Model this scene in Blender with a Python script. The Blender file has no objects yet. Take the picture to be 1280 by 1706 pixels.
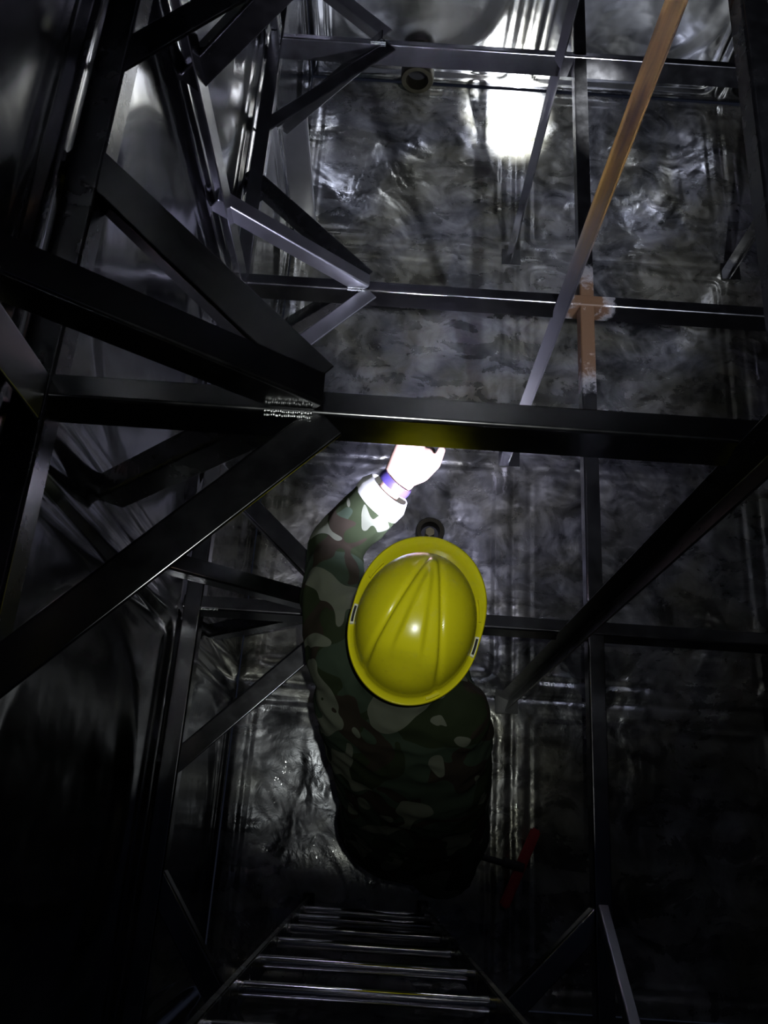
import bpy, bmesh, math, random
import numpy as np
from mathutils import Vector, Matrix, noise
random.seed(7)
V = Vector
SC = bpy.context.scene
COL = SC.collection

# ---------------------------------------------------------------- camera, world, lights
cam_d = bpy.data.cameras.new('camera'); cam = bpy.data.objects.new('camera', cam_d); COL.objects.link(cam)
CAM = V((-0.5137, -0.5177, 3.1937))
cam.matrix_world = Matrix.Translation(CAM) @ (Matrix.Rotation(math.radians(3.5798), 4, 'Z') @ Matrix.Rotation(math.radians(-1.2380), 4, 'Y') @ Matrix.Rotation(math.radians(20.8874), 4, 'X'))
cam_d.sensor_fit = 'VERTICAL'; cam_d.sensor_height = 36.0; cam_d.lens = 1415.8/1706*36.0
cam_d.clip_start = 0.02
SC.camera = cam
SC.view_settings.view_transform = 'Standard'; SC.view_settings.look = 'None'
SC.view_settings.gamma = 1; SC.view_settings.use_curve_mapping = False
SC.view_settings.exposure = 0.0
world = bpy.data.worlds.new('world'); SC.world = world; world.use_nodes = True
world.node_tree.nodes['Background'].inputs['Color'].default_value = (0.10, 0.12, 0.2, 1)
world.node_tree.nodes['Background'].inputs['Strength'].default_value = 0.05

def lamp(name, kind, loc, energy, color, aim=None, **kw):
    d = bpy.data.lights.new(name, kind); d.energy = energy; d.color = color
    for k, v in kw.items(): setattr(d, k, v)
    o = bpy.data.objects.new(name, d); COL.objects.link(o); o.location = loc
    if aim is not None: o.rotation_euler = (V(aim)-V(loc)).to_track_quat('-Z', 'Y').to_euler()
    return o
# the phone's own flash beside the lens
lamp('phone_flash', 'SPOT', CAM+V((0.03, 0.03, 0.0)), 37, (0.95, 1.0, 0.95), aim=(-0.455, 0.22, 1.5), spot_size=math.radians(53), spot_blend=1.0, shadow_soft_size=0.006)
# a second torch held at the right-hand side of the manhole, its narrow beam on the far floor corner
lamp('beam', 'SPOT', (0.50, -0.50, 3.27), 90000, (0.94, 0.97, 1.0), aim=(-0.05, 2.84, 0.0), spot_size=math.radians(5.6), spot_blend=1.0, shadow_soft_size=0.03)
lamp('beam_halo', 'SPOT', (0.50, -0.50, 3.26), 520, (0.80, 0.85, 1.0), aim=(-0.25, 2.50, 0.0), spot_size=math.radians(42), spot_blend=1.0, shadow_soft_size=0.03)
# the head torch the worker wears below the helmet brim: it lights the hand and the floor beyond
TORCH = V((-0.432, -0.008, 1.628)); AIM = V((-0.43, 1.3, 1.05))
TD = (AIM-TORCH).normalized()
lamp('head_torch', 'SPOT', TORCH+TD*0.022, 52, (0.74, 0.74, 1.0), aim=AIM, spot_size=math.radians(135), spot_blend=0.8, shadow_soft_size=0.012)
lamp('head_torch_core', 'SPOT', TORCH+TD*0.022, 110, (0.70, 0.70, 1.0), aim=(-0.33, 0.95, 0.0), spot_size=math.radians(52), spot_blend=1.0, shadow_soft_size=0.012)

# ---------------------------------------------------------------- geometry constants
XL, XR, YB, YF, ZT = -1.02, 2.0, -1.02, 3.0, 3.30
Z1, Z2 = 1.06, 2.186
XN = -0.62            # brace nodes on the cross bars
XY = 0.035            # long bars run just beside the posts

# ---------------------------------------------------------------- materials
class NT:
    def __init__(s, name):
        s.m = bpy.data.materials.new(name); s.m.use_nodes = True
        s.t = s.m.node_tree; s.b = s.t.nodes['Principled BSDF']
        s.co = s.t.nodes.new('ShaderNodeTexCoord')
    def n(s, typ, **kw):
        x = s.t.nodes.new(typ)
        for k, v in kw.items():
            if k in x.inputs: x.inputs[k].default_value = v
            else: setattr(x, k, v)
        return x
    def l(s, a, b): s.t.links.new(a, b)
    def noise(s, scale, detail=4, rough=0.55, dist=0.0, stretch=None):
        x = s.n('ShaderNodeTexNoise'); x.inputs['Scale'].default_value = scale; x.inputs['Detail'].default_value = detail
        x.inputs['Roughness'].default_value = rough; x.inputs['Distortion'].default_value = dist
        if stretch:
            mp = s.n('ShaderNodeMapping'); mp.inputs['Scale'].default_value = stretch
            s.l(s.co.outputs['Object'], mp.inputs['Vector']); s.l(mp.outputs['Vector'], x.inputs['Vector'])
        else: s.l(s.co.outputs['Object'], x.inputs['Vector'])
        return x.outputs['Fac']
    def ramp(s, fac, stops, const=False):
        r = s.n('ShaderNodeValToRGB'); s.l(fac, r.inputs['Fac'])
        e = r.color_ramp.elements
        while len(e) < len(stops): e.new(0.5)
        for i, (p, c) in enumerate(stops):
            e[i].position = p; e[i].color = (c, c, c, 1) if isinstance(c, (int, float)) else (*c, 1)
        if const: r.color_ramp.interpolation = 'CONSTANT'
        return r.outputs['Color']
    def math(s, op, a, b=None, c=None, clamp=False):
        x = s.n('ShaderNodeMath', operation=op); x.use_clamp = clamp
        for i, v in enumerate((a, b, c)):
            if v is None: continue
            if isinstance(v, (int, float)): x.inputs[i].default_value = v
            else: s.l(v, x.inputs[i])
        return x.outputs[0]
    def mix(s, f, a, b):
        x = s.n('ShaderNodeMix', data_type='RGBA')
        for k, v in ((0, f), (6, a), (7, b)):
            if isinstance(v, (int, float)): x.inputs[k].default_value = v
            elif isinstance(v, tuple): x.inputs[k].default_value = (*v, 1)
            else: s.l(v, x.inputs[k])
        return x.outputs[2]
    def bump(s, h, strength, dist, prev=None):
        x = s.n('ShaderNodeBump'); x.inputs['Strength'].default_value = strength; x.inputs['Distance'].default_value = dist
        s.l(h, x.inputs['Height'])
        if prev is not None: s.l(prev, x.inputs['Normal'])
        return x.outputs['Normal']
    def set(s, **kw):
        names = dict(col='Base Color', met='Metallic', rough='Roughness', nor='Normal', coat='Coat Weight', cr='Coat Roughness', spec='Specular IOR Level', cn='Coat Normal')
        for k, v in kw.items():
            i = s.b.inputs[names[k]]
            if isinstance(v, (int, float)): i.default_value = v
            elif isinstance(v, tuple): i.default_value = (*v, 1)
            else: s.l(v, i)
        return s.m

def m_plain(name, col, rough, met=0.0, grain=0.0):
    t = NT(name)
    n = t.noise(60)
    if grain: t.set(nor=t.bump(n, grain, 0.002))
    return t.set(col=t.mix(n, tuple(c*0.8 for c in col), tuple(min(1, c*1.2) for c in col)), rough=rough, met=met)

def m_floor():
    t = NT('wet_stainless_floor')
    big = t.noise(2.6, 5, 0.6, 1.0)
    mid = t.noise(7.0, 6, 0.65, 1.5)
    streak = t.noise(3.0, 4, 0.5, 0.4, stretch=(1.0, 3.2, 1.0))
    stain = t.ramp(t.math('MULTIPLY', big, mid), [(0.14, 0.0), (0.36, 1.0)])
    col = t.mix(stain, (0.16, 0.165, 0.18), (0.42, 0.42, 0.44))
    # yellowish scale left by the water
    col = t.mix(t.math('MULTIPLY', t.ramp(t.noise(1.7, 4, 0.6, 0.8), [(0.42, 0.0), (0.60, 1.0)]), 0.45), col, (0.36, 0.34, 0.19))
    rough = t.math('ADD', t.math('MULTIPLY', t.ramp(t.math('ADD', streak, t.math('MULTIPLY', mid, 0.5)), [(0.55, 0.0), (0.95, 1.0)]), 0.30), 0.14)
    h = t.bump(t.noise(3.2, 3, 0.5, 0.6), 0.6, 0.05)
    h = t.bump(t.noise(11, 4, 0.6, 0.8), 0.2, 0.012, h)
    h = t.bump(t.noise(55, 3, 0.6, 0.8), 0.12, 0.003, h)
    # thin standing water: a clear film whose surface ripples
    wet = t.ramp(t.noise(1.9, 3, 0.5, 0.8), [(0.40, 0.0), (0.52, 1.0)])
    w = t.bump(t.noise(9, 3, 0.5, 1.2), 0.3, 0.01)
    return t.set(col=col, met=t.math('SUBTRACT', 0.95, t.math('MULTIPLY', stain, 0.25)), rough=rough, nor=h, coat=t.math('MULTIPLY', wet, 0.6), cr=0.03, cn=w)

def m_wall():
    t = NT('pressed_stainless_wall')
    streak = t.noise(2.2, 4, 0.55, 0.3, stretch=(2.5, 2.5, 0.8))
    col = t.mix(t.ramp(streak, [(0.3, 0.0), (0.7, 1.0)]), (0.25, 0.255, 0.27), (0.40, 0.40, 0.41))
    rough = t.math('ADD', t.math('MULTIPLY', streak, 0.22), 0.05)
    h = t.bump(t.noise(2.4, 3, 0.5, 0.4), 0.30, 0.03)
    h = t.bump(t.noise(30, 3, 0.55), 0.05, 0.003, h)
    return t.set(col=col, met=1.0, rough=rough, nor=h)

def m_steel(name, col=(0.34, 0.34, 0.36), rough=0.20, rust_at=None, rust_r=0.12):
    t = NT(name)
    n = t.noise(9, 5, 0.6)
    c = t.mix(n, tuple(x*0.75 for x in col), tuple(x*1.15 for x in col))
    r = t.math('ADD', t.math('MULTIPLY', t.noise(24, 4), 0.18), rough-0.09)
    met = 1.0
    if rust_at is not None:
        sub = t.n('ShaderNodeVectorMath', operation='DISTANCE'); t.l(t.co.outputs['Object'], sub.inputs[0]); sub.inputs[1].default_value = rust_at
        f = t.math('SUBTRACT', 1.0, t.math('DIVIDE', sub.outputs['Value'], rust_r), clamp=True)
        f = t.ramp(t.math('MULTIPLY', f, t.math('SUBTRACT', t.math('MULTIPLY', t.noise(30, 5, 0.7, 0.5), 3.4), 0.6)), [(0.12, 0.0), (0.5, 1.0)])
        c = t.mix(f, c, (0.045, 0.020, 0.006)); met = t.math('SUBTRACT', 1.0, f); r = t.math('ADD', r, t.math('MULTIPLY', f, 0.45))
    h = t.bump(t.noise(14, 3), 0.06, 0.004)
    return t.set(col=c, met=met, rough=r, nor=h)

def m_rust_post():
    t = NT('rust_streaked_post')
    sep = t.n('ShaderNodeSeparateXYZ'); t.l(t.co.outputs['Object'], sep.inputs[0])
    streak = t.noise(34, 4, 0.6, 0.0, stretch=(1.0, 1.0, 0.06))
    f = t.math('ADD', t.math('MULTIPLY', t.math('SUBTRACT', sep.outputs['Z'], 1.12), 2.4), t.math('MULTIPLY', t.math('SUBTRACT', streak, 0.5), 1.4))
    f = t.math('MULTIPLY', f, 1.0, clamp=True)
    rust = t.mix(t.ramp(streak, [(0.35, 0.0), (0.65, 1.0)]), (0.025, 0.009, 0.004), (0.21, 0.118, 0.030))
    c = t.mix(f, (0.20, 0.20, 0.21), rust)
    met = t.math('SUBTRACT', 1.0, t.math('MULTIPLY', f, 0.45))
    return t.set(col=c, met=met, rough=t.math('ADD', 0.28, t.math('MULTIPLY', f, 0.2)), nor=t.bump(streak, 0.15, 0.003))

def m_camo():
    t = NT('camouflage_cloth')
    a = t.noise(6.5, 1.2, 0.4, 0.9, stretch=(1.0, 1.0, 0.8))
    mp = t.n('ShaderNodeMapping'); mp.inputs['Location'].default_value = (7.3, 2.1, 4.4)
    t.l(t.co.outputs['Object'], mp.inputs['Vector'])
    def nz(loc, sc, dist):
        mpp = t.n('ShaderNodeMapping'); mpp.inputs['Location'].default_value = loc; t.l(t.co.outputs['Object'], mpp.inputs['Vector'])
        x = t.n('ShaderNodeTexNoise'); x.inputs['Scale'].default_value = sc; x.inputs['Detail'].default_value = 0.8; x.inputs['Distortion'].default_value = dist
        t.l(mpp.outputs['Vector'], x.inputs['Vector']); return x.outputs['Fac']
    c = t.mix(t.ramp(nz((1, 2, 3), 5.5, 0.8), [(0.0, 0.0), (0.50, 1.0)], True), (0.022, 0.030, 0.014), (0.036, 0.052, 0.034))
    c = t.mix(t.ramp(nz((5, 1, 8), 7.5, 1.0), [(0.0, 0.0), (0.56, 1.0)], True), c, (0.030, 0.024, 0.017))
    c = t.mix(t.ramp(nz((9, 4, 2), 7.5, 1.3), [(0.0, 0.0), (0.565, 1.0)], True), c, (0.125, 0.135, 0.10))
    weave = t.noise(900, 1)
    return t.set(col=c, rough=0.9, spec=0.1, nor=t.bump(weave, 0.15, 0.001))

M = dict(
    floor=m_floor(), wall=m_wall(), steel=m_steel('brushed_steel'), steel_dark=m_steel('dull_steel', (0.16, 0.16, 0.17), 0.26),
    pale=m_steel('pale_satin_steel', (0.50, 0.50, 0.54), 0.36),
    bar=m_steel('dark_bar_steel', (0.20, 0.20, 0.205), 0.19), plate=m_steel('dull_plate', (0.12, 0.12, 0.12), 0.4),
    rung=m_steel('polished_rung', (0.7, 0.7, 0.68), 0.07), blackened=m_steel('blackened_steel', (0.05, 0.05, 0.05), 0.3),
    joint=m_steel('steel_with_rusty_joint', rust_at=(0.05, 1.0, 1.04), rust_r=0.10),
    jointy=m_steel('steel_with_rust_run', rust_at=(0.03, 0.93, 1.04), rust_r=0.26),
    rust=m_rust_post(), camo=m_camo(),
    skin=m_plain('skin', (0.62, 0.40, 0.31), 0.55, grain=0.05),
    hair=m_plain('black_hair', (0.012, 0.010, 0.010), 0.6, grain=0.5),
    boots=m_plain('black_rubber', (0.015, 0.015, 0.016), 0.5),
    lining=m_plain('pale_cuff_cloth', (0.55, 0.56, 0.52), 0.9, grain=0.2),
    strap=m_plain('violet_wristband', (0.05, 0.035, 0.17), 0.5, grain=0.4),
    yellow=None, brass=m_plain('dull_brass', (0.035, 0.032, 0.02), 0.4, 0.9), plug=m_plain('worn_brass', (0.25, 0.22, 0.12), 0.35, 0.9), dark=m_plain('dark_hole', (0.01, 0.01, 0.01), 0.8),
    black=m_plain('black_plastic', (0.015, 0.015, 0.015), 0.45), red=m_plain('red_plastic', (0.40, 0.012, 0.02), 0.5),
    white=m_plain('pale_plastic', (0.75, 0.75, 0.62), 0.5), weld=m_plain('weld_metal', (0.7, 0.7, 0.7), 0.3, 1.0, grain=0.6),
)
ty = NT('yellow_helmet_plastic')
scuff = ty.ramp(ty.noise(38, 6, 0.7, 0.8), [(0.55, 0.0), (0.75, 1.0)])
M['yellow'] = ty.set(col=ty.mix(ty.math('MULTIPLY', scuff, 0.35), (0.72, 0.66, 0.012), (0.50, 0.46, 0.03)), rough=ty.math('ADD', 0.24, ty.math('MULTIPLY', scuff, 0.25)), nor=ty.bump(ty.noise(10, 2), 0.04, 0.004))
tl = NT('torch_lens'); tl.b.inputs['Emission Color'].default_value = (0.9, 0.94, 1, 1); tl.b.inputs['Emission Strength'].default_value = 12
M['lens'] = tl.set(col=(0.9, 0.9, 0.9), rough=0.2)

# ---------------------------------------------------------------- object helpers
def link(name, me, mat, parent=None, loc=None, smooth_angle=None):
    o = bpy.data.objects.new(name, me); COL.objects.link(o)
    if mat is not None: me.materials.append(mat)
    if smooth_angle is not None:
        me.shade_smooth(); me.set_sharp_from_angle(angle=math.radians(smooth_angle))
    if parent is not None: o.parent = parent
    if smooth_angle is not None and smooth_angle < 90 and len(me.polygons) < 400:
        wn = o.modifiers.new('weighted', 'WEIGHTED_NORMAL'); wn.keep_sharp = True; wn.weight = 100
    return o
def from_data(name, vs, fs, mat, parent=None, smooth_angle=None):
    me = bpy.data.meshes.new(name); me.from_pydata([tuple(v) for v in vs], [], fs); me.validate(); me.update()
    bm = bmesh.new(); bm.from_mesh(me); bmesh.ops.recalc_face_normals(bm, faces=bm.faces); bm.to_mesh(me); bm.free()
    return link(name, me, mat, parent, smooth_angle=smooth_angle)
def thing(name, label, cat, group=None, loc=(0, 0, 0)):
    o = bpy.data.objects.new(name, None); COL.objects.link(o); o.location = loc; o.empty_display_size = 0.1
    return tag(o, label, cat, group)
def tag(o, label, cat, group=None):
    o['label'] = label; o['category'] = cat
    if group: o['group'] = group
    return o
def offset(o, loc):
    """mesh written in world coordinates below an empty that stands at loc"""
    o.data.transform(Matrix.Translation(-V(loc)))
    return o

def angle_geo(p0, p1, u, v, w=0.05, t=0.005, w2=None, cut=0.0):
    """L section swept p0 to p1, outer corner on the line, legs along u and v; rounded outer corner"""
    p0, p1 = V(p0), V(p1); d = (p1-p0).normalized()
    u = V(u); u = (u-d*u.dot(d)).normalized(); v = V(v); v = (v-d*v.dot(d)-u*v.dot(u)).normalized()
    w2 = w2 or w; r = 0.006
    pts = [(w-0.0024, 0), (w-0.0007, 0.0007), (w, 0.0024), (w, t), (t+0.002, t), (t, t+0.002), (t, w2), (0, w2), (0, r)]
    for k in range(1, 5):
        a = math.pi-k*math.pi/2/5 + 0
        pts.append((r+r*math.cos(a+0), r-r*math.sin(a)))
    pts.append((r, 0))
    n = len(pts); vs = []
    for p in (p0, p1): vs += [p+u*a+v*b for a, b in pts]
    n = len(pts); fs = [(i, (i+1) % n, n+(i+1) % n, n+i) for i in range(n)]+[tuple(range(n-1, -1, -1)), tuple(range(n, 2*n))]
    return vs, fs
def angle_bar(name, p0, p1, u, v, mat, label, cat, group, w=0.05, t=0.005, w2=None, parent=None):
    vs, fs = angle_geo(p0, p1, u, v, w, t, w2)
    o = from_data(name, vs, fs, mat, parent, smooth_angle=50)
    if parent is None: tag(o, label, cat, group)
    return o
def box_bm(bm, c, s, rot=None):
    m = Matrix.Translation(V(c)) @ (rot.to_4x4() if rot else Matrix()) @ Matrix.Diagonal((*s, 1))
    bmesh.ops.create_cube(bm, size=1, matrix=m)
def cyl_bm(bm, p0, p1, r0, r1=None, seg=24, caps=True):
    p0, p1 = V(p0), V(p1); d = p1-p0; r1 = r0 if r1 is None else r1
    m = Matrix.Translation((p0+p1)/2) @ d.to_track_quat('Z', 'Y').to_matrix().to_4x4()
    bmesh.ops.create_cone(bm, cap_ends=caps, cap_tris=False, segments=seg, radius1=r0, radius2=r1, depth=d.length, matrix=m)
def sph_bm(bm, c, r, sub=2, scale=(1, 1, 1), rot=None):
    m = Matrix.Translation(V(c)) @ (rot.to_4x4() if rot else Matrix()) @ Matrix.Diagonal((*scale, 1))
    bmesh.ops.create_icosphere(bm, subdivisions=sub, radius=r, matrix=m)
def bm_obj(name, bm, mat, parent=None, smooth_angle=40, bevel=0.0):
    if bevel: bmesh.ops.bevel(bm, geom=[e for e in bm.edges if len(e.link_faces) == 2 and e.calc_face_angle() > 0.9], offset=bevel, segments=2, affect='EDGES')
    me = bpy.data.meshes.new(name); bm.to_mesh(me); bm.free()
    return link(name, me, mat, parent, smooth_angle=smooth_angle)
def lathe_geo(prof, seg=48):
    vs, fs = [], []
    for r, z in prof:
        for k in range(seg):
            a = 2*math.pi*k/seg; vs.append((r*math.cos(a), r*math.sin(a), z))
    for i in range(len(prof)-1):
        for k in range(seg):
            fs.append((i*seg+k, i*seg+(k+1) % seg, (i+1)*seg+(k+1) % seg, (i+1)*seg+k))
    fs.append(tuple(range(seg-1, -1, -1))); fs.append(tuple((len(prof)-1)*seg+k for k in range(seg)))
    return vs, fs
def evaluated(o):
    dg = bpy.context.evaluated_depsgraph_get(); dg.update()
    me = bpy.data.meshes.new_from_object(o.evaluated_get(dg)); return me
def fuse(name, bm, mat, voxel, smooth=6, parent=None, fold=None, disp=None):
    """voxel-fuse overlapping shapes into one continuous skin, then smooth it"""
    me = bpy.data.meshes.new('tmp'); bm.to_mesh(me); bm.free()
    o = bpy.data.objects.new('tmp', me); COL.objects.link(o)
    r = o.modifiers.new('r', 'REMESH'); r.mode = 'VOXEL'; r.voxel_size = voxel; r.use_smooth_shade = True
    s = o.modifiers.new('s', 'SMOOTH'); s.factor = 0.5; s.iterations = smooth
    out = evaluated(o); bpy.data.objects.remove(o)
    if fold:
        amp, sc = fold
        nr = np.empty(len(out.vertices)*3, dtype=np.float32); out.vertices.foreach_get('normal', nr) if hasattr(out.vertices[0], 'normal') else None
        for i, vx in enumerate(out.vertices):
            p = vx.co; q = V((p.x*sc, p.y*sc, p.z*sc*1.6))
            w = noise.noise(q)*0.6+(1-abs(noise.noise(q*1.7+V((3, 1, 2))))*2.2)*0.5+noise.noise(q*3.1)*0.2
            n = V(nr[3*i:3*i+3]); vx.co = p+n*w*amp
    if disp: disp(out)
    out.materials.clear()
    ob = link(name, out, mat, parent); out.shade_smooth(); return ob

# ---------------------------------------------------------------- the tank shell
def sm(a, b, x): t = np.clip((x-a)/(b-a), 0, 1); return t*t*(3-2*t)
def panel_h(s, t, ls, lt, deep=1.0):
    """height of a pressed panel; s,t metres from one corner, ls x lt its size"""
    x = np.abs(s-ls/2); y = np.abs(t-lt/2)
    hx, hy, r = ls/2-0.055, lt/2-0.055, 0.05
    qx, qy = np.maximum(x-hx+r, 0), np.maximum(y-hy+r, 0)
    d = np.sqrt(qx**2+qy**2)+np.minimum(np.maximum(x-hx+r, y-hy+r), 0)-r       # rounded square
    frame = 0.012*sm(0.008, -0.016, d)-0.006*np.exp(-((d+0.03)/0.012)**2)
    rad = np.sqrt((s-ls/2)**2+(t-lt/2)**2)
    dome = 0.012*deep*sm(0.42, 0.31, rad)+0.014*deep*np.clip(1-(rad/0.40)**2, 0, 1)**1.5
    e = np.minimum(ls/2-x, lt/2-y)
    seam = 0.004*sm(0.019, 0.015, e)
    weld = 0.003*np.exp(-(e/0.004)**2)*(1+0.5*np.sin(s*700)*np.sin(t*700))
    return frame*(0.65 if deep < 1 else 1)+dome+seam+weld
def shell(name, origin, ua, va, nrm, us, vs_, res, mat, deep=1.0, sgn=-1):
    """one wall as a continuous sheet of pressed square panels"""
    def lin(br):
        out = [br[0]]; loc = []
        for a, b in zip(br[:-1], br[1:]):
            k = int(round((b-a)*res)); out += list(np.linspace(a, b, k+1)[1:])
        return np.array(out)
    U, W = lin(us), lin(vs_)
    ui = np.clip(np.searchsorted(us, U, 'right')-1, 0, len(us)-2); wi = np.clip(np.searchsorted(vs_, W, 'right')-1, 0, len(vs_)-2)
    us_, ws_ = np.array(us), np.array(vs_)
    S = (U-us_[ui])[:, None]; LS = (us_[ui+1]-us_[ui])[:, None]; T = (W-ws_[wi])[None, :]; LT = (ws_[wi+1]-ws_[wi])[None, :]
    H = panel_h(S+0*T, T+0*S, LS+0*T, LT+0*S, deep)*sgn
    O, A, B, N = map(np.array, (origin, ua, va, nrm))
    P = O+U[:, None, None]*A+W[None, :, None]*B+H[..., None]*N
    nu, nw = len(U), len(W)
    idx = np.arange(nu*nw).reshape(nu, nw)
    F = np.stack([idx[:-1, :-1], idx[1:, :-1], idx[1:, 1:], idx[:-1, 1:]], -1).reshape(-1, 4)
    if np.dot(np.cross(A, B), N) < 0: F = F[:, ::-1]
    me = bpy.data.meshes.new(name)
    me.vertices.add(nu*nw); me.vertices.foreach_set('co', P.reshape(-1).astype(np.float32))
    me.loops.add(F.size); me.loops.foreach_set('vertex_index', F.reshape(-1).astype(np.int32))
    me.polygons.add(len(F)); me.polygons.foreach_set('loop_start', np.arange(0, F.size, 4, dtype=np.int32))
    me.update(calc_edges=True); me.validate(); me.shade_smooth()
    o = link(name, me, mat); o['kind'] = 'structure'; return o
ZS = [0, Z1, Z2, ZT]
shell('floor', (0, 0, 0), (1, 0, 0), (0, 1, 0), (0, 0, 1), [XL, 0, 1, XR], [YB, 0, 1, 2, YF], 110, M['floor'], 0.55)
shell('wall_left', (XL, 0, 0), (0, 1, 0), (0, 0, 1), (1, 0, 0), [YB, 0, 1, 2, YF], ZS, 80, M['wall'])
shell('wall_far', (0, YF, 0), (1, 0, 0), (0, 0, 1), (0, -1, 0), [XL, 0, 1, XR], ZS, 80, M['wall'])
shell('wall_right', (XR, 0, 0), (0, 1, 0), (0, 0, 1), (-1, 0, 0), [YB, 0, 1, 2, YF], ZS, 40, M['wall'])
shell('wall_near', (0, YB, 0), (1, 0, 0), (0, 0, 1), (0, 1, 0), [XL, 0, 1, XR], ZS, 50, M['wall'])
# ceiling with the square manhole the photographer looks through
bm = bmesh.new()
hx0, hx1, hy0, hy1 = -0.90, 0.62, -0.96, -0.24
for x0, x1, y0, y1 in ((XL, hx0, YB, YF), (hx1, XR, YB, YF), (hx0, hx1, YB, hy0), (hx0, hx1, hy1, YF)):
    box_bm(bm, ((x0+x1)/2, (y0+y1)/2, ZT+0.01), (x1-x0, y1-y0, 0.02))
for x0, x1, y0, y1 in ((hx0-0.01, hx0, hy0, hy1), (hx1, hx1+0.01, hy0, hy1), (hx0, hx1, hy0-0.01, hy0), (hx0, hx1, hy1, hy1+0.01)):
    box_bm(bm, ((x0+x1)/2, (y0+y1)/2, ZT+0.07), (x1-x0, y1-y0, 0.10))
o = bm_obj('ceiling', bm, M['wall'], smooth_angle=30); o['kind'] = 'structure'

# ---------------------------------------------------------------- framework inside the tank
ROW = {0: 'nearest row, level with the worker', 1: 'middle row', 2: 'farthest row'}
def xbar(y, z, mat, label, w=0.036):
    a = math.radians(18 if (y, z) == (2, Z1) else 3)
    o = angle_bar('cross_bar', (XL+0.002, y, z), (XR-0.002, y, z), (0, math.cos(a), -math.sin(a)), (0, -math.sin(a), -math.cos(a)), mat, label, 'steel bar', 'cross bars of the tank frame', w=w, w2=0.07)
    return o
big = xbar(0, Z2, M['bar'], 'thick dark steel cross bar nearest the camera, passing above the reaching hand', 0.036)
bars = {(0, 2): big}
xbar(1, Z2, M['steel'], 'upper steel cross bar one panel beyond the bar above the hand')
bars[(1, 1)] = xbar(1, Z1, M['joint'], 'bright-edged steel cross bar with the orange rusty joint')
bars[(2, 1)] = xbar(2, Z1, M['steel'], 'farthest steel cross bar in front of the bright glare')
bars[(0, 1)] = xbar(0, Z1, M['steel'], 'lower steel cross bar passing behind the yellow helmet')
# long bars
def ybar(x, z, y0, y1, mat, label, u, w=0.045):
    return angle_bar('long_bar', (x, y0, z), (x, y1, z), u, (0, 0, -1), mat, label, 'steel bar', 'long bars of the tank frame', w=w)
ybar(XY-0.01, Z1-0.004, YB+0.002, YF-0.002, M['jointy'], 'long steel bar running up the picture past the rusty joint', (1, 0, 0), 0.042)
ybar(XY-0.01, Z2-0.004, YB+0.002, YF-0.002, M['steel_dark'], 'dark upper long bar cutting the top right corner', (1, 0, 0))
ybar(1+XY, Z1-0.004, YB+0.002, YF-0.002, M['steel'], 'long steel bar between the second row of posts by the right wall', (1, 0, 0))
ybar(XL+0.05, Z2+0.001, YB+0.002, YF-0.002, M['steel_dark'], 'dark upper long bar fixed along the left wall', (-1, 0, 0), 0.05)
ybar(XL+0.05, Z1+0.001, YB+0.002, YF-0.002, M['steel'], 'lower long bar fixed along the left wall', (-1, 0, 0), 0.045)
# posts
def post(x, y, mat, label, w):
    o = angle_bar('post', (x-0.008, y-0.012, 0.0), (x-0.008, y-0.012, ZT), (-1, 0.35, 0), (-0.35, -1, 0), mat, label, 'steel post', 'posts of the tank frame', w=w, t=0.004)
    bm = bmesh.new(); box_bm(bm, (x-0.02, y-0.02, 0.006), (0.085, 0.085, 0.006)); f = bm_obj('foot_plate', bm, M['plate'], o, bevel=0.001)
    return o
post(0, 0, M['blackened'], 'black steel post slanting across the right of the picture, nearest the worker', 0.045)
post(0, 1, M['rust'], 'steel post covered in orange rust streaks', 0.042)
post(0, 2, M['steel'], 'slim clean grey steel post just right of the bright glare', 0.034)
post(1, 1, M['steel_dark'], 'steel post by the right edge, second column, middle row', 0.04)
post(1, 2, M['steel_dark'], 'dark steel post at the right edge, second column, farthest row', 0.045)
post(1, 0, M['steel_dark'], 'steel post outside the right edge, second column, nearest row', 0.045)
# wall stiffeners (upright flat straps over the panel seams)
def strap(y, z0, z1, label, mat=None):
    o = angle_bar('wall_stiffener', (XL+0.045, y+0.035, z0), (XL+0.045, y+0.035, z1), (0, -1, 0), (-1, 0, 0), mat or M['steel'], label, 'steel stiffener', 'upright stiffeners on the left wall', w=0.07, w2=0.04, t=0.004)
    return o
strap(1, Z1+0.004, ZT, 'grooved upright stiffener on the left wall above the bright brace', M['steel'])
strap(0, Z2+0.004, ZT, 'upright stiffener on the left wall at the left edge', M['pale'])
strap(2, Z1+0.004, ZT, 'narrow upright stiffener on the left wall behind the farthest braces', M['steel_dark'])
bm = bmesh.new(); box_bm(bm, (XL+0.055, 2.02, 0.345), (0.095, 0.006, 0.69)); box_bm(bm, (XL+0.104, 2.035, 0.345), (0.004, 0.03, 0.69))
tag(bm_obj('stiffener_plate', bm, M['pale'], bevel=0.001), 'broad pale upright plate standing on the floor at the left wall', 'steel plate')
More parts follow.
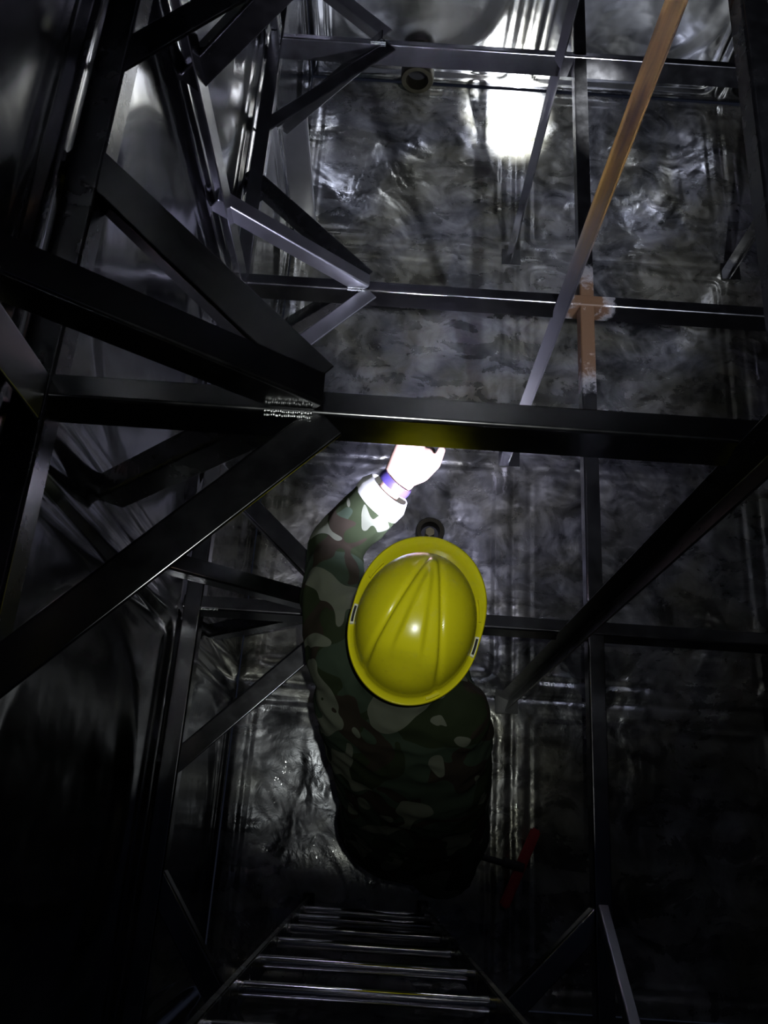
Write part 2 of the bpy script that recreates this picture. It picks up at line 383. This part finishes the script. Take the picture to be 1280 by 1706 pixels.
# braces: four from every node to the left wall
DI = {'n': (0, 1, 0), 's': (0, -1, 0), 'u': (0, 0, 1), 'd': (0, 0, -1)}
WORD = {'n': 'slanting away to the left wall', 's': 'slanting back towards the ladder side', 'u': 'rising to the left wall', 'd': 'dropping to the left wall'}
RN = {(0, Z2): 'the welded node nearest the camera', (1, Z2): 'the upper node beyond the top edge', (0, Z1): 'the lower node beside the worker', (1, Z1): 'the bright middle node', (2, Z1): 'the farthest node near the top edge'}
def brace(y, z, k, L, mat, w=0.052):
    d = V(DI[k]); p0 = V((XN, y, z-0.002)); p1 = V((XL+0.004, y, z-0.002))+d*L
    al = (p1-p0).normalized()
    if k in 'ns':
        perp = V((0, 0, 1)).cross(al)
        if perp.y < 0: perp = -perp
        if k == 's' : p0 = p0+V((0.0, -0.004, 0))
        else: p0 = p0+V((0, 0.05, 0)); p1 = p1+V((0, 0.0, 0))
        u, v = perp, V((0, 0, -1))
        if k == 's': perp = -perp; p0 += perp*w*0.7; p1 += perp*w*0.7
        u = -perp if k == 's' else perp
        if k == 's': vs, fs = angle_geo(p0-perp*w*0.7+V((0, 0.02, 0)), p1-perp*w*0.7+V((0, 0.02, 0)), perp if perp.y < 0 else -perp, v, w, 0.005, w*0.8)
        else: vs, fs = angle_geo(p0-perp*w*0.4, p1-perp*w*0.5, u, v, w, 0.005, w*0.8)
    else:
        perp = V((0, 1, 0)).cross(al)
        if perp.z > 0: perp = -perp
        off = V((0, 0.006 if k == 'u' else 0.012, 0.0))
        vs, fs = angle_geo(p0+off-perp*w*0.4, p1+off-perp*w*0.4, perp, V((0, 1, 0)), w, 0.005, w*0.8)
    o = from_data('brace', vs, fs, mat, smooth_angle=50)
    tag(o, 'steel brace %s from %s' % (WORD[k], RN[(y, z)]), 'steel brace', 'braces between the bars and the left wall')
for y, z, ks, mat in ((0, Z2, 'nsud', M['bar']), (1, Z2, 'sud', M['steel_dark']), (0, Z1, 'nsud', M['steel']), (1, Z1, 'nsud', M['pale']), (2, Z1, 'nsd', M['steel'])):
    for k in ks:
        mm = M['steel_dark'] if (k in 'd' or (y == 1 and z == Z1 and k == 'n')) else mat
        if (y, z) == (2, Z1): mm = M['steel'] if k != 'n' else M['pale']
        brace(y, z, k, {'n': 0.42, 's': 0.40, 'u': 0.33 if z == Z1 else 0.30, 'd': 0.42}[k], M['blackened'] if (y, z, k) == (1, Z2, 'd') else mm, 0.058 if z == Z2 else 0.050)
# corner braces by the ladder, on the lower level
def flat_brace(p0, p1, u, v, label, mat=None, w=0.05):
    vs, fs = angle_geo(p0, p1, u, v, w, 0.005, w*0.8); tag(from_data('corner_brace', vs, fs, mat or M['steel'], smooth_angle=50), label, 'steel brace', 'braces near the ladder wall')
flat_brace((XL+0.05, -0.62, Z1-0.004), (-0.68, YB+0.004, Z1-0.004), (-0.7, -0.7, 0), (0, 0, -1), 'dim steel brace across the dark corner left of the ladder')
flat_brace((XY-0.012, -0.64, Z1-0.008), (-0.36, YB+0.004, Z1-0.008), (0.6, -0.7, 0), (0, 0, -1), 'dim steel brace slanting down to the right of the ladder')
flat_brace((XY-0.004, -0.63, Z1+0.002), (XY-0.004, YB+0.004, Z1+0.42), (0, -0.7, -0.7), (1, 0, 0), 'short pale steel brace rising at the bottom edge, right of the ladder', M['pale'], 0.03)
for sx, txt in ((-1, 'left'), (1, 'right')):
    flat_brace((XY+sx*0.012, 2.62, Z1-0.008), (XY+sx*0.40, YF-0.004, Z1-0.008), (-sx*0.7, 0.7, 0), (0, 0, -1), 'steel brace off the %s side of the long bar at the far wall' % txt)
# weld beads
def beads(parent, p0, p1, n, r, rows=1, dy=0.008):
    bm = bmesh.new(); p0, p1 = V(p0), V(p1)
    for j in range(rows):
        for i in range(n):
            p = p0.lerp(p1, i/(n-1))+V((random.uniform(-.0008, .0008), dy*j+random.uniform(-.0008, .0008), random.uniform(-.0005, .0005)))
            sph_bm(bm, p, r*random.uniform(0.8, 1.2), 2, (1, 1, 0.7))
    bm_obj('weld_bead', bm, M['weld'], parent, smooth_angle=180)
beads(big, (XN-0.062, -0.006, Z2+0.001), (XN-0.002, -0.006, Z2+0.001), 22, 0.0021, 2, 0.006)
beads(bars[(1, 1)], (XN-0.05, 0.998, Z1+0.001), (XN-0.002, 0.998, Z1+0.001), 16, 0.0028, 2, 0.008)
beads(bars[(2, 1)], (XN-0.05, 1.998, Z1+0.001), (XN-0.002, 1.998, Z1+0.001), 14, 0.0028, 2, 0.008)
beads(bars[(0, 1)], (XL+0.05, 0.0, Z1), (XL+0.09, 0.0, Z1), 10, 0.003, 1)

# ---------------------------------------------------------------- pipe fittings
def fitting(name, loc, axis, r, h, label, plug=True):
    root = thing(name, label, 'pipe fitting', None, loc)
    q = V(axis).to_track_quat('Z', 'Y').to_matrix().to_4x4()
    vs, fs = lathe_geo([(r*1.0, 0), (r*1.0, h*0.25), (r*1.06, h*0.28), (r*1.06, h*0.9), (r, h), (r*0.72, h), (r*0.70, h*0.92), (r*0.66, h*0.3)])
    o = from_data('collar', vs, fs, M['brass'], root, 40); o.data.transform(q)
    vs, fs = lathe_geo([(r*0.66, h*0.28), (r*0.66, h*0.34), (r*0.1, h*0.34)])
    o = from_data('bore', vs, fs, M['dark'], root, 40); o.data.transform(q)
    if not plug: return
    bm = bmesh.new(); bmesh.ops.create_cone(bm, cap_ends=True, segments=6, radius1=r*0.42, radius2=r*0.36, depth=h*0.5, matrix=Matrix.Translation((0, 0, h*0.6)))
    o = bm_obj('hex_plug', bm, M['plug'], root, 20, 0.001); o.data.transform(q)
fitting('drain_fitting', (-0.335, 0.615, -0.01), (0, 0, 1), 0.053, 0.07, 'dark brass pipe fitting on the floor just above the helmet brim')
fitting('outlet_fitting', (-0.50, 2.985, 0.11), (0, -1, 0), 0.075, 0.09, 'dark round outlet low on the far wall behind the top bar', False)

# ---------------------------------------------------------------- ladder
lad = thing('ladder', 'steel ladder with round rungs standing below the manhole', 'ladder', None, (-0.495, -0.745, 0))
for sx in (-1, 1):
    bm = bmesh.new(); box_bm(bm, (sx*0.195, 0, 1.62), (0.012, 0.05, 3.24)); bm_obj('rail', bm, M['steel_dark'], lad, bevel=0.002)
for k in range(10):
    z = 0.22+0.30*k
    bm = bmesh.new(); cyl_bm(bm, (-0.19, 0, z), (0.19, 0, z), 0.011, seg=24); bm_obj('rung', bm, M['rung'], lad, 50)
for sx in (-1, 1):
    bm = bmesh.new(); box_bm(bm, (sx*0.195, 0, 0.006), (0.04, 0.07, 0.01)); bm_obj('foot', bm, M['black'], lad, bevel=0.002)

# ---------------------------------------------------------------- squeegee lying on the floor
sq = thing('floor_squeegee', 'red floor squeegee with a black handle lying right of the worker', 'squeegee', None, (0.03, -0.585, 0))
d = V((0.11, 0.25, 0)).normalized()
bm = bmesh.new(); box_bm(bm, (0, 0, 0.026), (0.035, 0.28, 0.03), Matrix.Rotation(math.atan2(-d.x, d.y), 3, 'Z')); bm_obj('head', bm, M['red'], sq, bevel=0.006)
bm = bmesh.new(); box_bm(bm, (0, 0, 0.014), (0.01, 0.30, 0.02), Matrix.Rotation(math.atan2(-d.x, d.y), 3, 'Z')); bm_obj('blade', bm, M['black'], sq)
bm = bmesh.new(); cyl_bm(bm, (-0.01, 0, 0.035), (-0.24, 0.05, 0.05), 0.011); bm_obj('handle', bm, M['black'], sq, 50)
bm = bmesh.new(); cyl_bm(bm, (0.01, 0, 0.035), (-0.06, 0.014, 0.04), 0.016); bm_obj('socket', bm, M['black'], sq, 50)

# ---------------------------------------------------------------- the worker
ROOT = V((-0.40, -0.37, 0.0))
man = thing('person', 'worker in camouflage jacket and yellow hard hat, left arm reaching forward', 'person', None, ROOT)
def cap(bm, p0, r0, p1, r1, sub=3):
    sph_bm(bm, p0, r0, sub); sph_bm(bm, p1, r1, sub); cyl_bm(bm, p0, p1, r0, r1, 28)
def chain(bm, pts, sub=3):
    for (p, r), (q, s) in zip(pts[:-1], pts[1:]): cap(bm, p, r, q, s, sub)
def loft(bm, secs, seg=40):
    """secs: centre, half width, half depth, yaw in degrees"""
    rings = []
    for c, a, b, yaw in secs:
        R = Matrix.Rotation(math.radians(yaw), 3, 'Z'); ring = []
        for k in range(seg):
            t = 2*math.pi*k/seg; cx, sy = math.cos(t), math.sin(t)
            e = 0.86
            p = V((a*math.copysign(abs(cx)**e, cx), b*math.copysign(abs(sy)**e, sy), 0))
            ring.append(bm.verts.new(V(c)+R @ p))
        rings.append(ring)
    for r0, r1 in zip(rings[:-1], rings[1:]):
        for k in range(seg): bm.faces.new((r0[k], r0[(k+1) % seg], r1[(k+1) % seg], r1[k]))
    bm.faces.new(rings[0][::-1]); bm.faces.new(rings[-1])
HEAD = V((-0.445, -0.135, 1.60))
LS, LE, LW = V((-0.600, -0.165, 1.385)), V((-0.628, 0.115, 1.27)), V((-0.492, 0.250, 1.385))
RS, RE, RW = V((-0.345, -0.265, 1.375)), V((-0.318, -0.215, 1.12)), V((-0.385, -0.03, 1.17))
HIPL, HIPR = V((-0.475, -0.46, 0.88)), V((-0.295, -0.49, 0.88))
KNL, KNR = V((-0.50, -0.36, 0.48)), V((-0.27, -0.40, 0.48))
ANL, ANR = V((-0.52, -0.37, 0.085)), V((-0.27, -0.43, 0.085))
YAW = -20
# hands -----------------------------------------------------------
def hand(bm, W, F, up, side, curl, thumb, k_=1.0):
    """W wrist, F finger direction, up = back of the hand, side = direction of the thumb"""
    F = F.normalized(); up = (up-F*up.dot(F)).normalized(); S = F.cross(up); S = S if S.dot(side) > 0 else -S
    b2 = bmesh.new(); real = bm; bm = b2
    # palm
    for k, (o, r) in enumerate(((0.028, 0.0175), (0.009, 0.0175), (-0.010, 0.017), (-0.028, 0.0155))):
        kn = W+F*(0.088-0.004*abs(k-1))+S*o+up*0.002
        chain(bm, [(W+F*0.006+S*o*0.55, 0.0185), (kn, r*0.78)], 2)
        lens = ((0.040, 0.024, 0.020), (0.044, 0.028, 0.021), (0.041, 0.026, 0.020), (0.033, 0.020, 0.018))[k]
        ang = 0; p = kn; rr = (0.0102, 0.0095, 0.0085, 0.0075)
        pts = [(p, 0.0110)]
        for j, (L, c) in enumerate(zip(lens, curl[k])):
            ang += math.radians(c); dd = F*math.cos(ang)-up*math.sin(ang)+S*(0.05*(1.5-k)*(1 if j == 0 else 0))
            p = p+dd.normalized()*L; pts.append((p, rr[j]*(0.9 if k == 3 else 1)))
        chain(bm, pts, 2)
    chain(bm, [(W+F*0.02+S*0.022-up*0.006, 0.015), (W+F*0.040+S*0.040-up*0.010, 0.0135), (W+F*thumb[0]+S*thumb[1]-up*thumb[2], 0.0105), (W+F*thumb[3]+S*thumb[4]-up*thumb[5], 0.0085)], 2)
    bmesh.ops.transform(b2, matrix=Matrix.Translation(W) @ Matrix.Scale(k_, 4) @ Matrix.Translation(-W), verts=b2.verts)
    tmp = bpy.data.meshes.new("hand"); b2.to_mesh(tmp); b2.free(); real.from_mesh(tmp); bpy.data.meshes.remove(tmp)
body = bmesh.new()
hand(body, LW, V((0.040, 0.098, 0.005)), V((0, -0.15, 1)), V((1, 0, 0)), [(58, 62, 30), (66, 66, 30), (70, 66, 30), (74, 64, 28)], (0.074, 0.054, 0.006, 0.106, 0.052, 0.0), 1.13)
RF = (TD-V((0.25, 0, 0))).normalized()
hand(body, RW, V((-0.55, 0.8, 0.1)), V((0.8, 0.6, 0.35)), V((0, 0.2, 1)), [(55, 60, 35)]*4, (0.05, 0.035, 0.02, 0.075, 0.028, 0.03))
chain(body, [(LS, 0.05), (LE, 0.038), (LW, 0.0255)]); chain(body, [(RS, 0.05), (RE, 0.038), (RW, 0.0255)])
loft(body, [((-0.385, -0.475, 0.86), 0.14, 0.10, -8), ((-0.39, -0.43, 1.02), 0.13, 0.09, -12), ((-0.43, -0.31, 1.24), 0.15, 0.10, YAW), ((-0.455, -0.235, 1.38), 0.16, 0.085, YAW), ((-0.455, -0.20, 1.45), 0.07, 0.06, YAW)])
chain(body, [((-0.455, -0.205, 1.42), 0.062), (HEAD-V((0, 0.02, 0.06)), 0.055)])
for h_, k_, a_ in ((HIPL, KNL, ANL), (HIPR, KNR, ANR)): chain(body, [(h_, 0.08), (k_, 0.053), (a_+V((0, 0, 0.03)), 0.036)])
# head with face
RH = Matrix.Rotation(math.radians(-10), 3, 'Z') @ Matrix.Rotation(math.radians(-12), 3, 'X')
def hp(x, y, z): return HEAD+RH @ V((x, y, z))
sph_bm(body, hp(0, -0.005, 0.035), 0.09, 4, (0.84, 1.05, 1.0), RH); sph_bm(body, hp(0, 0.02, -0.045), 0.072, 3, (0.82, 0.95, 1.0), RH)
chain(body, [(hp(0, 0.085, 0.01), 0.011), (hp(0, 0.108, -0.03), 0.014)], 2)
for s in (-1, 1):
    sph_bm(body, hp(s*0.078, -0.005, -0.005), 0.03, 2, (0.35, 0.7, 1.05), RH); sph_bm(body, hp(s*0.032, 0.078, 0.012), 0.015, 2, (1.1, 0.6, 0.7), RH)
    chain(body, [(hp(s*0.015, 0.092, 0.028), 0.008), (hp(s*0.05, 0.076, 0.03), 0.008)], 2)
chain(body, [(hp(-0.018, 0.085, -0.065), 0.008), (hp(0.018, 0.085, -0.065), 0.008)], 2); sph_bm(body, hp(0, 0.07, -0.1), 0.02, 2)
ob = offset(fuse('body', body, M['skin'], 0.0034, 3), ROOT); ob.parent = man; ob['label'] = 'bare hands and face'
# hair
bm = bmesh.new(); sph_bm(bm, hp(0, -0.020, 0.025), 0.096, 4, (0.89, 1.0, 1.0), RH)
for vx in list(bm.verts):
    l = RH.inverted() @ (vx.co-HEAD)
    if l.z < -0.05 or (l.y > 0.045 and l.z < 0.06): bm.verts.remove(vx)
ob = offset(bm_obj('hair', bm, M['hair'], None, 180), ROOT); ob.parent = man
# trousers, boots
bm = bmesh.new()
loft(bm, [((-0.385, -0.47, 0.99), 0.155, 0.115, -8), ((-0.385, -0.485, 0.88), 0.17, 0.135, -6), ((-0.385, -0.475, 0.80), 0.165, 0.12, -4)])
for h_, k_, a_ in ((HIPL, KNL, ANL), (HIPR, KNR, ANR)): chain(bm, [(h_-V((0, 0, 0.02)), 0.098), (h_.lerp(k_, 0.5), 0.088), (k_, 0.072), (a_+V((0, 0, 0.12)), 0.062), (a_+V((0, 0, 0.04)), 0.060)])
sph_bm(bm, (-0.315, -0.56, 0.87), 0.09, 3)
ob = offset(fuse('trousers', bm, M['camo'], 0.009, 5, None, (0.010, 13)), ROOT); ob.parent = man
for a_, k in ((ANL, 0.12), (ANR, -0.15)):
    bm = bmesh.new(); R = Matrix.Rotation(k, 3, 'Z')
    chain(bm, [(a_+V((0, 0, 0.14)), 0.054), (a_+V((0, -0.01, -0.015)), 0.056)]); chain(bm, [(a_+R @ V((0, -0.02, -0.03)), 0.045), (a_+R @ V((0, 0.10, -0.04)), 0.045), (a_+R @ V((0, 0.155, -0.045)), 0.038)])
    me_o = fuse('boot', bm, M['boots'], 0.006, 3)
    for vx in me_o.data.vertices: vx.co.z = max(vx.co.z, 0.003)
    offset(me_o, ROOT); me_o.parent = man
# jacket with both sleeves
bm = bmesh.new()
loft(bm, [((-0.385, -0.475, 0.80), 0.195, 0.150, -6), ((-0.388, -0.465, 0.90), 0.185, 0.145, -8), ((-0.40, -0.42, 1.02), 0.178, 0.135, -12), ((-0.425, -0.34, 1.18), 0.190, 0.135, YAW),
          ((-0.448, -0.265, 1.32), 0.195, 0.125, YAW), ((-0.456, -0.225, 1.405), 0.165, 0.10, YAW), ((-0.455, -0.20, 1.455), 0.085, 0.08, YAW), ((-0.452, -0.185, 1.50), 0.070, 0.072, YAW)])
LC = LE.lerp(LW, 0.74)
chain(bm, [(LS+V((0.02, 0, 0)), 0.078), (LS.lerp(LE, 0.5)+V((-0.006, 0, 0)), 0.070), (LE, 0.064), (LE.lerp(LW, 0.4), 0.062)])
cyl_bm(bm, LE.lerp(LW, 0.35), LC, 0.062, 0.056, 32)
RC = RE.lerp(RW, 0.8)
chain(bm, [(RS, 0.078), (RS.lerp(RE, 0.5), 0.070), (RE, 0.064), (RE.lerp(RW, 0.4), 0.058)]); cyl_bm(bm, RE.lerp(RW, 0.35), RC, 0.058, 0.050, 32)
ob = offset(fuse('jacket', bm, M['camo'], 0.0065, 3, None, (0.011, 7.5)), ROOT); ob.parent = man
# pale turned cuff and wristband
def ring_geo(c, axis, r0, r1, h, seg=48, wob=0.0):
    prof = [(r0, -h/2), (r0*1.01, 0), (r1, h/2), (r1-0.004, h/2), (r0*0.93, 0), (r0-0.006, -h/2)]
    q = V(axis).to_track_quat('Z', 'Y').to_matrix(); vs, fs = [], []
    for i, (r, z) in enumerate(prof):
        for k in range(seg):
            a = 2*math.pi*k/seg; rr = r*(1+wob*math.sin(3*a+1)+wob*0.6*math.sin(5*a)); vs.append(V(c)+q @ V((rr*math.cos(a), rr*math.sin(a), z)))
    n = len(prof)
    for i in range(n):
        for k in range(seg): fs.append((i*seg+k, i*seg+(k+1) % seg, ((i+1) % n)*seg+(k+1) % seg, ((i+1) % n)*seg+k))
    return vs, fs
AX = (LW-LE).normalized()
vs, fs = ring_geo(LC+AX*0.010, AX, 0.064, 0.054, 0.046, wob=0.02); o = offset(from_data('cuff', vs, fs, M['lining'], None, 60), ROOT); o.parent = man; o['label'] = 'pale inner cuff of the left sleeve'
vs, fs = ring_geo(LW-AX*0.004, AX, 0.041, 0.039, 0.020, wob=0.01); o = offset(from_data('wristband', vs, fs, M['strap'], None, 60), ROOT); o.parent = man; o['label'] = 'violet patterned wristband'
# hard hat ---------------------------------------------------------
HZ = V((-0.447, -0.156, 1.675))
hat_m = Matrix.Translation(HZ-ROOT) @ (Matrix.Rotation(math.radians(-13), 4, 'Z') @ Matrix.Rotation(math.radians(-3), 4, 'X'))
hat = bpy.data.objects.new('hard_hat', None); COL.objects.link(hat); hat.parent = man; hat.matrix_local = hat_m; hat['label'] = 'yellow hard hat with a ridged crown'
A_, B_, H_ = 0.109, 0.131, 0.142
def hat_h(x, y, base):
    """ridges pressed into the crown"""
    def wedge(x0, y0, y1, slope, soft):
        w = x0+(y0-y)*slope
        inside = sm(w+soft, w-soft, np.array(abs(x)))*sm(y0+0.02, y0-0.01, np.array(y))*sm(y1-0.02, y1+0.025, np.array(y))
        return float(inside)
    h = 0.0095*wedge(0.010, 0.085, -0.095, 0.27, 0.006)
    w = 0.010+(0.085-y)*0.27
    groove = math.exp(-((abs(x)-w-0.003)/0.006)**2)*float(sm(0.10, 0.075, np.array(y)))*float(sm(-0.12, -0.085, np.array(y)))
    h -= 0.0050*groove
    h += 0.0060*wedge(0.004, 0.050, -0.080, 0.14, 0.005)
    return h
vs, fs = [], []; SEG, NR = 144, 60
for i in range(NR+1):
    th = (math.pi/2)*(i/NR)
    for k in range(SEG):
        ph = 2*math.pi*k/SEG
        s_ = math.sin(th)**0.92; x, y, z = A_*s_*math.cos(ph), B_*s_*math.sin(ph), H_*math.cos(th)**0.82 if i < NR else 0.0
        n = V((x/A_**2, y/B_**2, z/H_**2+1e-4)).normalized()
        p = V((x, y, z))+n*hat_h(x, y, z); vs.append(p)
nb = NR
def brim_r(ph, f):
    """outline of the brim; f 0 at the crown, 1 at the rim"""
    c, s = math.cos(ph), math.sin(ph)
    wd = 0.012+0.046*max(0, s)**1.6
    return V(((A_+wd*f)*c, (B_+wd*f)*s, 0))
prof = [(0.15, -0.003), (0.5, -0.006), (0.85, -0.008), (0.93, -0.0055), (1.0, -0.007), (1.0, -0.011), (0.85, -0.012), (0.3, -0.009), (-0.02, -0.006)]
for f, dz in prof:
    for k in range(SEG):
        ph = 2*math.pi*k/SEG; p = brim_r(ph, f); s = max(0, math.sin(ph)); vs.append(V((p.x, p.y, dz-0.012*s*s*max(f, 0))))
for i in range(NR+len(prof)):
    for k in range(SEG): fs.append((i*SEG+k, i*SEG+(k+1) % SEG, (i+1)*SEG+(k+1) % SEG, (i+1)*SEG+k))
# inside of the shell
base = len(vs)
for i in range(13):
    th = math.pi/2*(1-i/12)
    for k in range(SEG):
        ph = 2*math.pi*k/SEG; s_ = math.sin(th)**0.92; vs.append(V(((A_-.003)*s_*math.cos(ph), (B_-.003)*s_*math.sin(ph), (H_-.003)*max(0, math.cos(th))**0.82-0.003)))
pr = (NR+len(prof))*SEG
for k in range(SEG): fs.append((pr+k, pr+(k+1) % SEG, base+(k+1) % SEG, base+k))
for i in range(12):
    for k in range(SEG): fs.append((base+i*SEG+k, base+i*SEG+(k+1) % SEG, base+(i+1)*SEG+(k+1) % SEG, base+(i+1)*SEG+k))
me = bpy.data.meshes.new('shell'); me.from_pydata([tuple(v) for v in vs], [], fs)
bm = bmesh.new(); bm.from_mesh(me); bmesh.ops.remove_doubles(bm, verts=bm.verts, dist=0.00005); bmesh.ops.recalc_face_normals(bm, faces=bm.faces); bm.to_mesh(me); bm.free()
link('shell', me, M['yellow'], hat, smooth_angle=60)
# side slots: pale frame round a dark slit, and lugs on the rim
for ph0, ph1, kind in ((176, 192, 'slot'), (-10, 6, 'slot'), (136, 152, 'lug'), (18, 36, 'lug'), (-62, -50, 'lug')):
    bm = bmesh.new(); bd = bmesh.new()
    n = 10; rings = []
    for j in range(n+1):
        ph = math.radians(ph0+(ph1-ph0)*j/n); c = brim_r(ph, 0.45); t = V((-math.sin(ph), math.cos(ph), 0)); o_ = V((math.cos(ph), math.sin(ph), 0))
        hw = 0.0036 if kind == 'slot' else 0.0022; zt = 0.0015 if kind == 'slot' else 0.003
        rings.append([bm.verts.new(c+o_*a+V((0, 0, b))) for a, b in ((-hw, -0.006), (-hw, zt), (hw, zt-0.001), (hw, -0.008))])
    for a, b in zip(rings[:-1], rings[1:]):
        for q in range(4): bm.faces.new((a[q], b[q], b[(q+1) % 4], a[(q+1) % 4]))
    bm.faces.new(rings[0]); bm.faces.new(rings[-1][::-1])
    ob = bm_obj('slot_frame' if kind == 'slot' else 'rim_lug', bm, M['white'] if kind == 'slot' else M['yellow'], hat, 40)
    if kind == 'slot':
        rings = []
        for j in range(1, n):
            ph = math.radians(ph0+(ph1-ph0)*j/n); c = brim_r(ph, 0.45); o_ = V((math.cos(ph), math.sin(ph), 0))
            rings.append([bd.verts.new(c+o_*a+V((0, 0, b))) for a, b in ((-0.0022, -0.004), (-0.0022, 0.0021), (0.0022, 0.0013), (0.0022, -0.006))])
        for a, b in zip(rings[:-1], rings[1:]):
            for q in range(4): bd.faces.new((a[q], b[q], b[(q+1) % 4], a[(q+1) % 4]))
        bd.faces.new(rings[0]); bd.faces.new(rings[-1][::-1])
        sl = bm_obj('slit', bd, M['dark'], hat, 40)
    else: bd.free()
# head torch strapped under the brim
tor = bpy.data.objects.new('head_torch', None); COL.objects.link(tor); tor.parent = man; tor.location = TORCH-ROOT
bm = bmesh.new(); cyl_bm(bm, -TD*0.022, TD*0.016, 0.017); bm_obj('barrel', bm, M['black'], tor, 40)
bm = bmesh.new(); cyl_bm(bm, TD*0.0165, TD*0.018, 0.014); bm_obj('lens', bm, M['lens'], tor, 40)
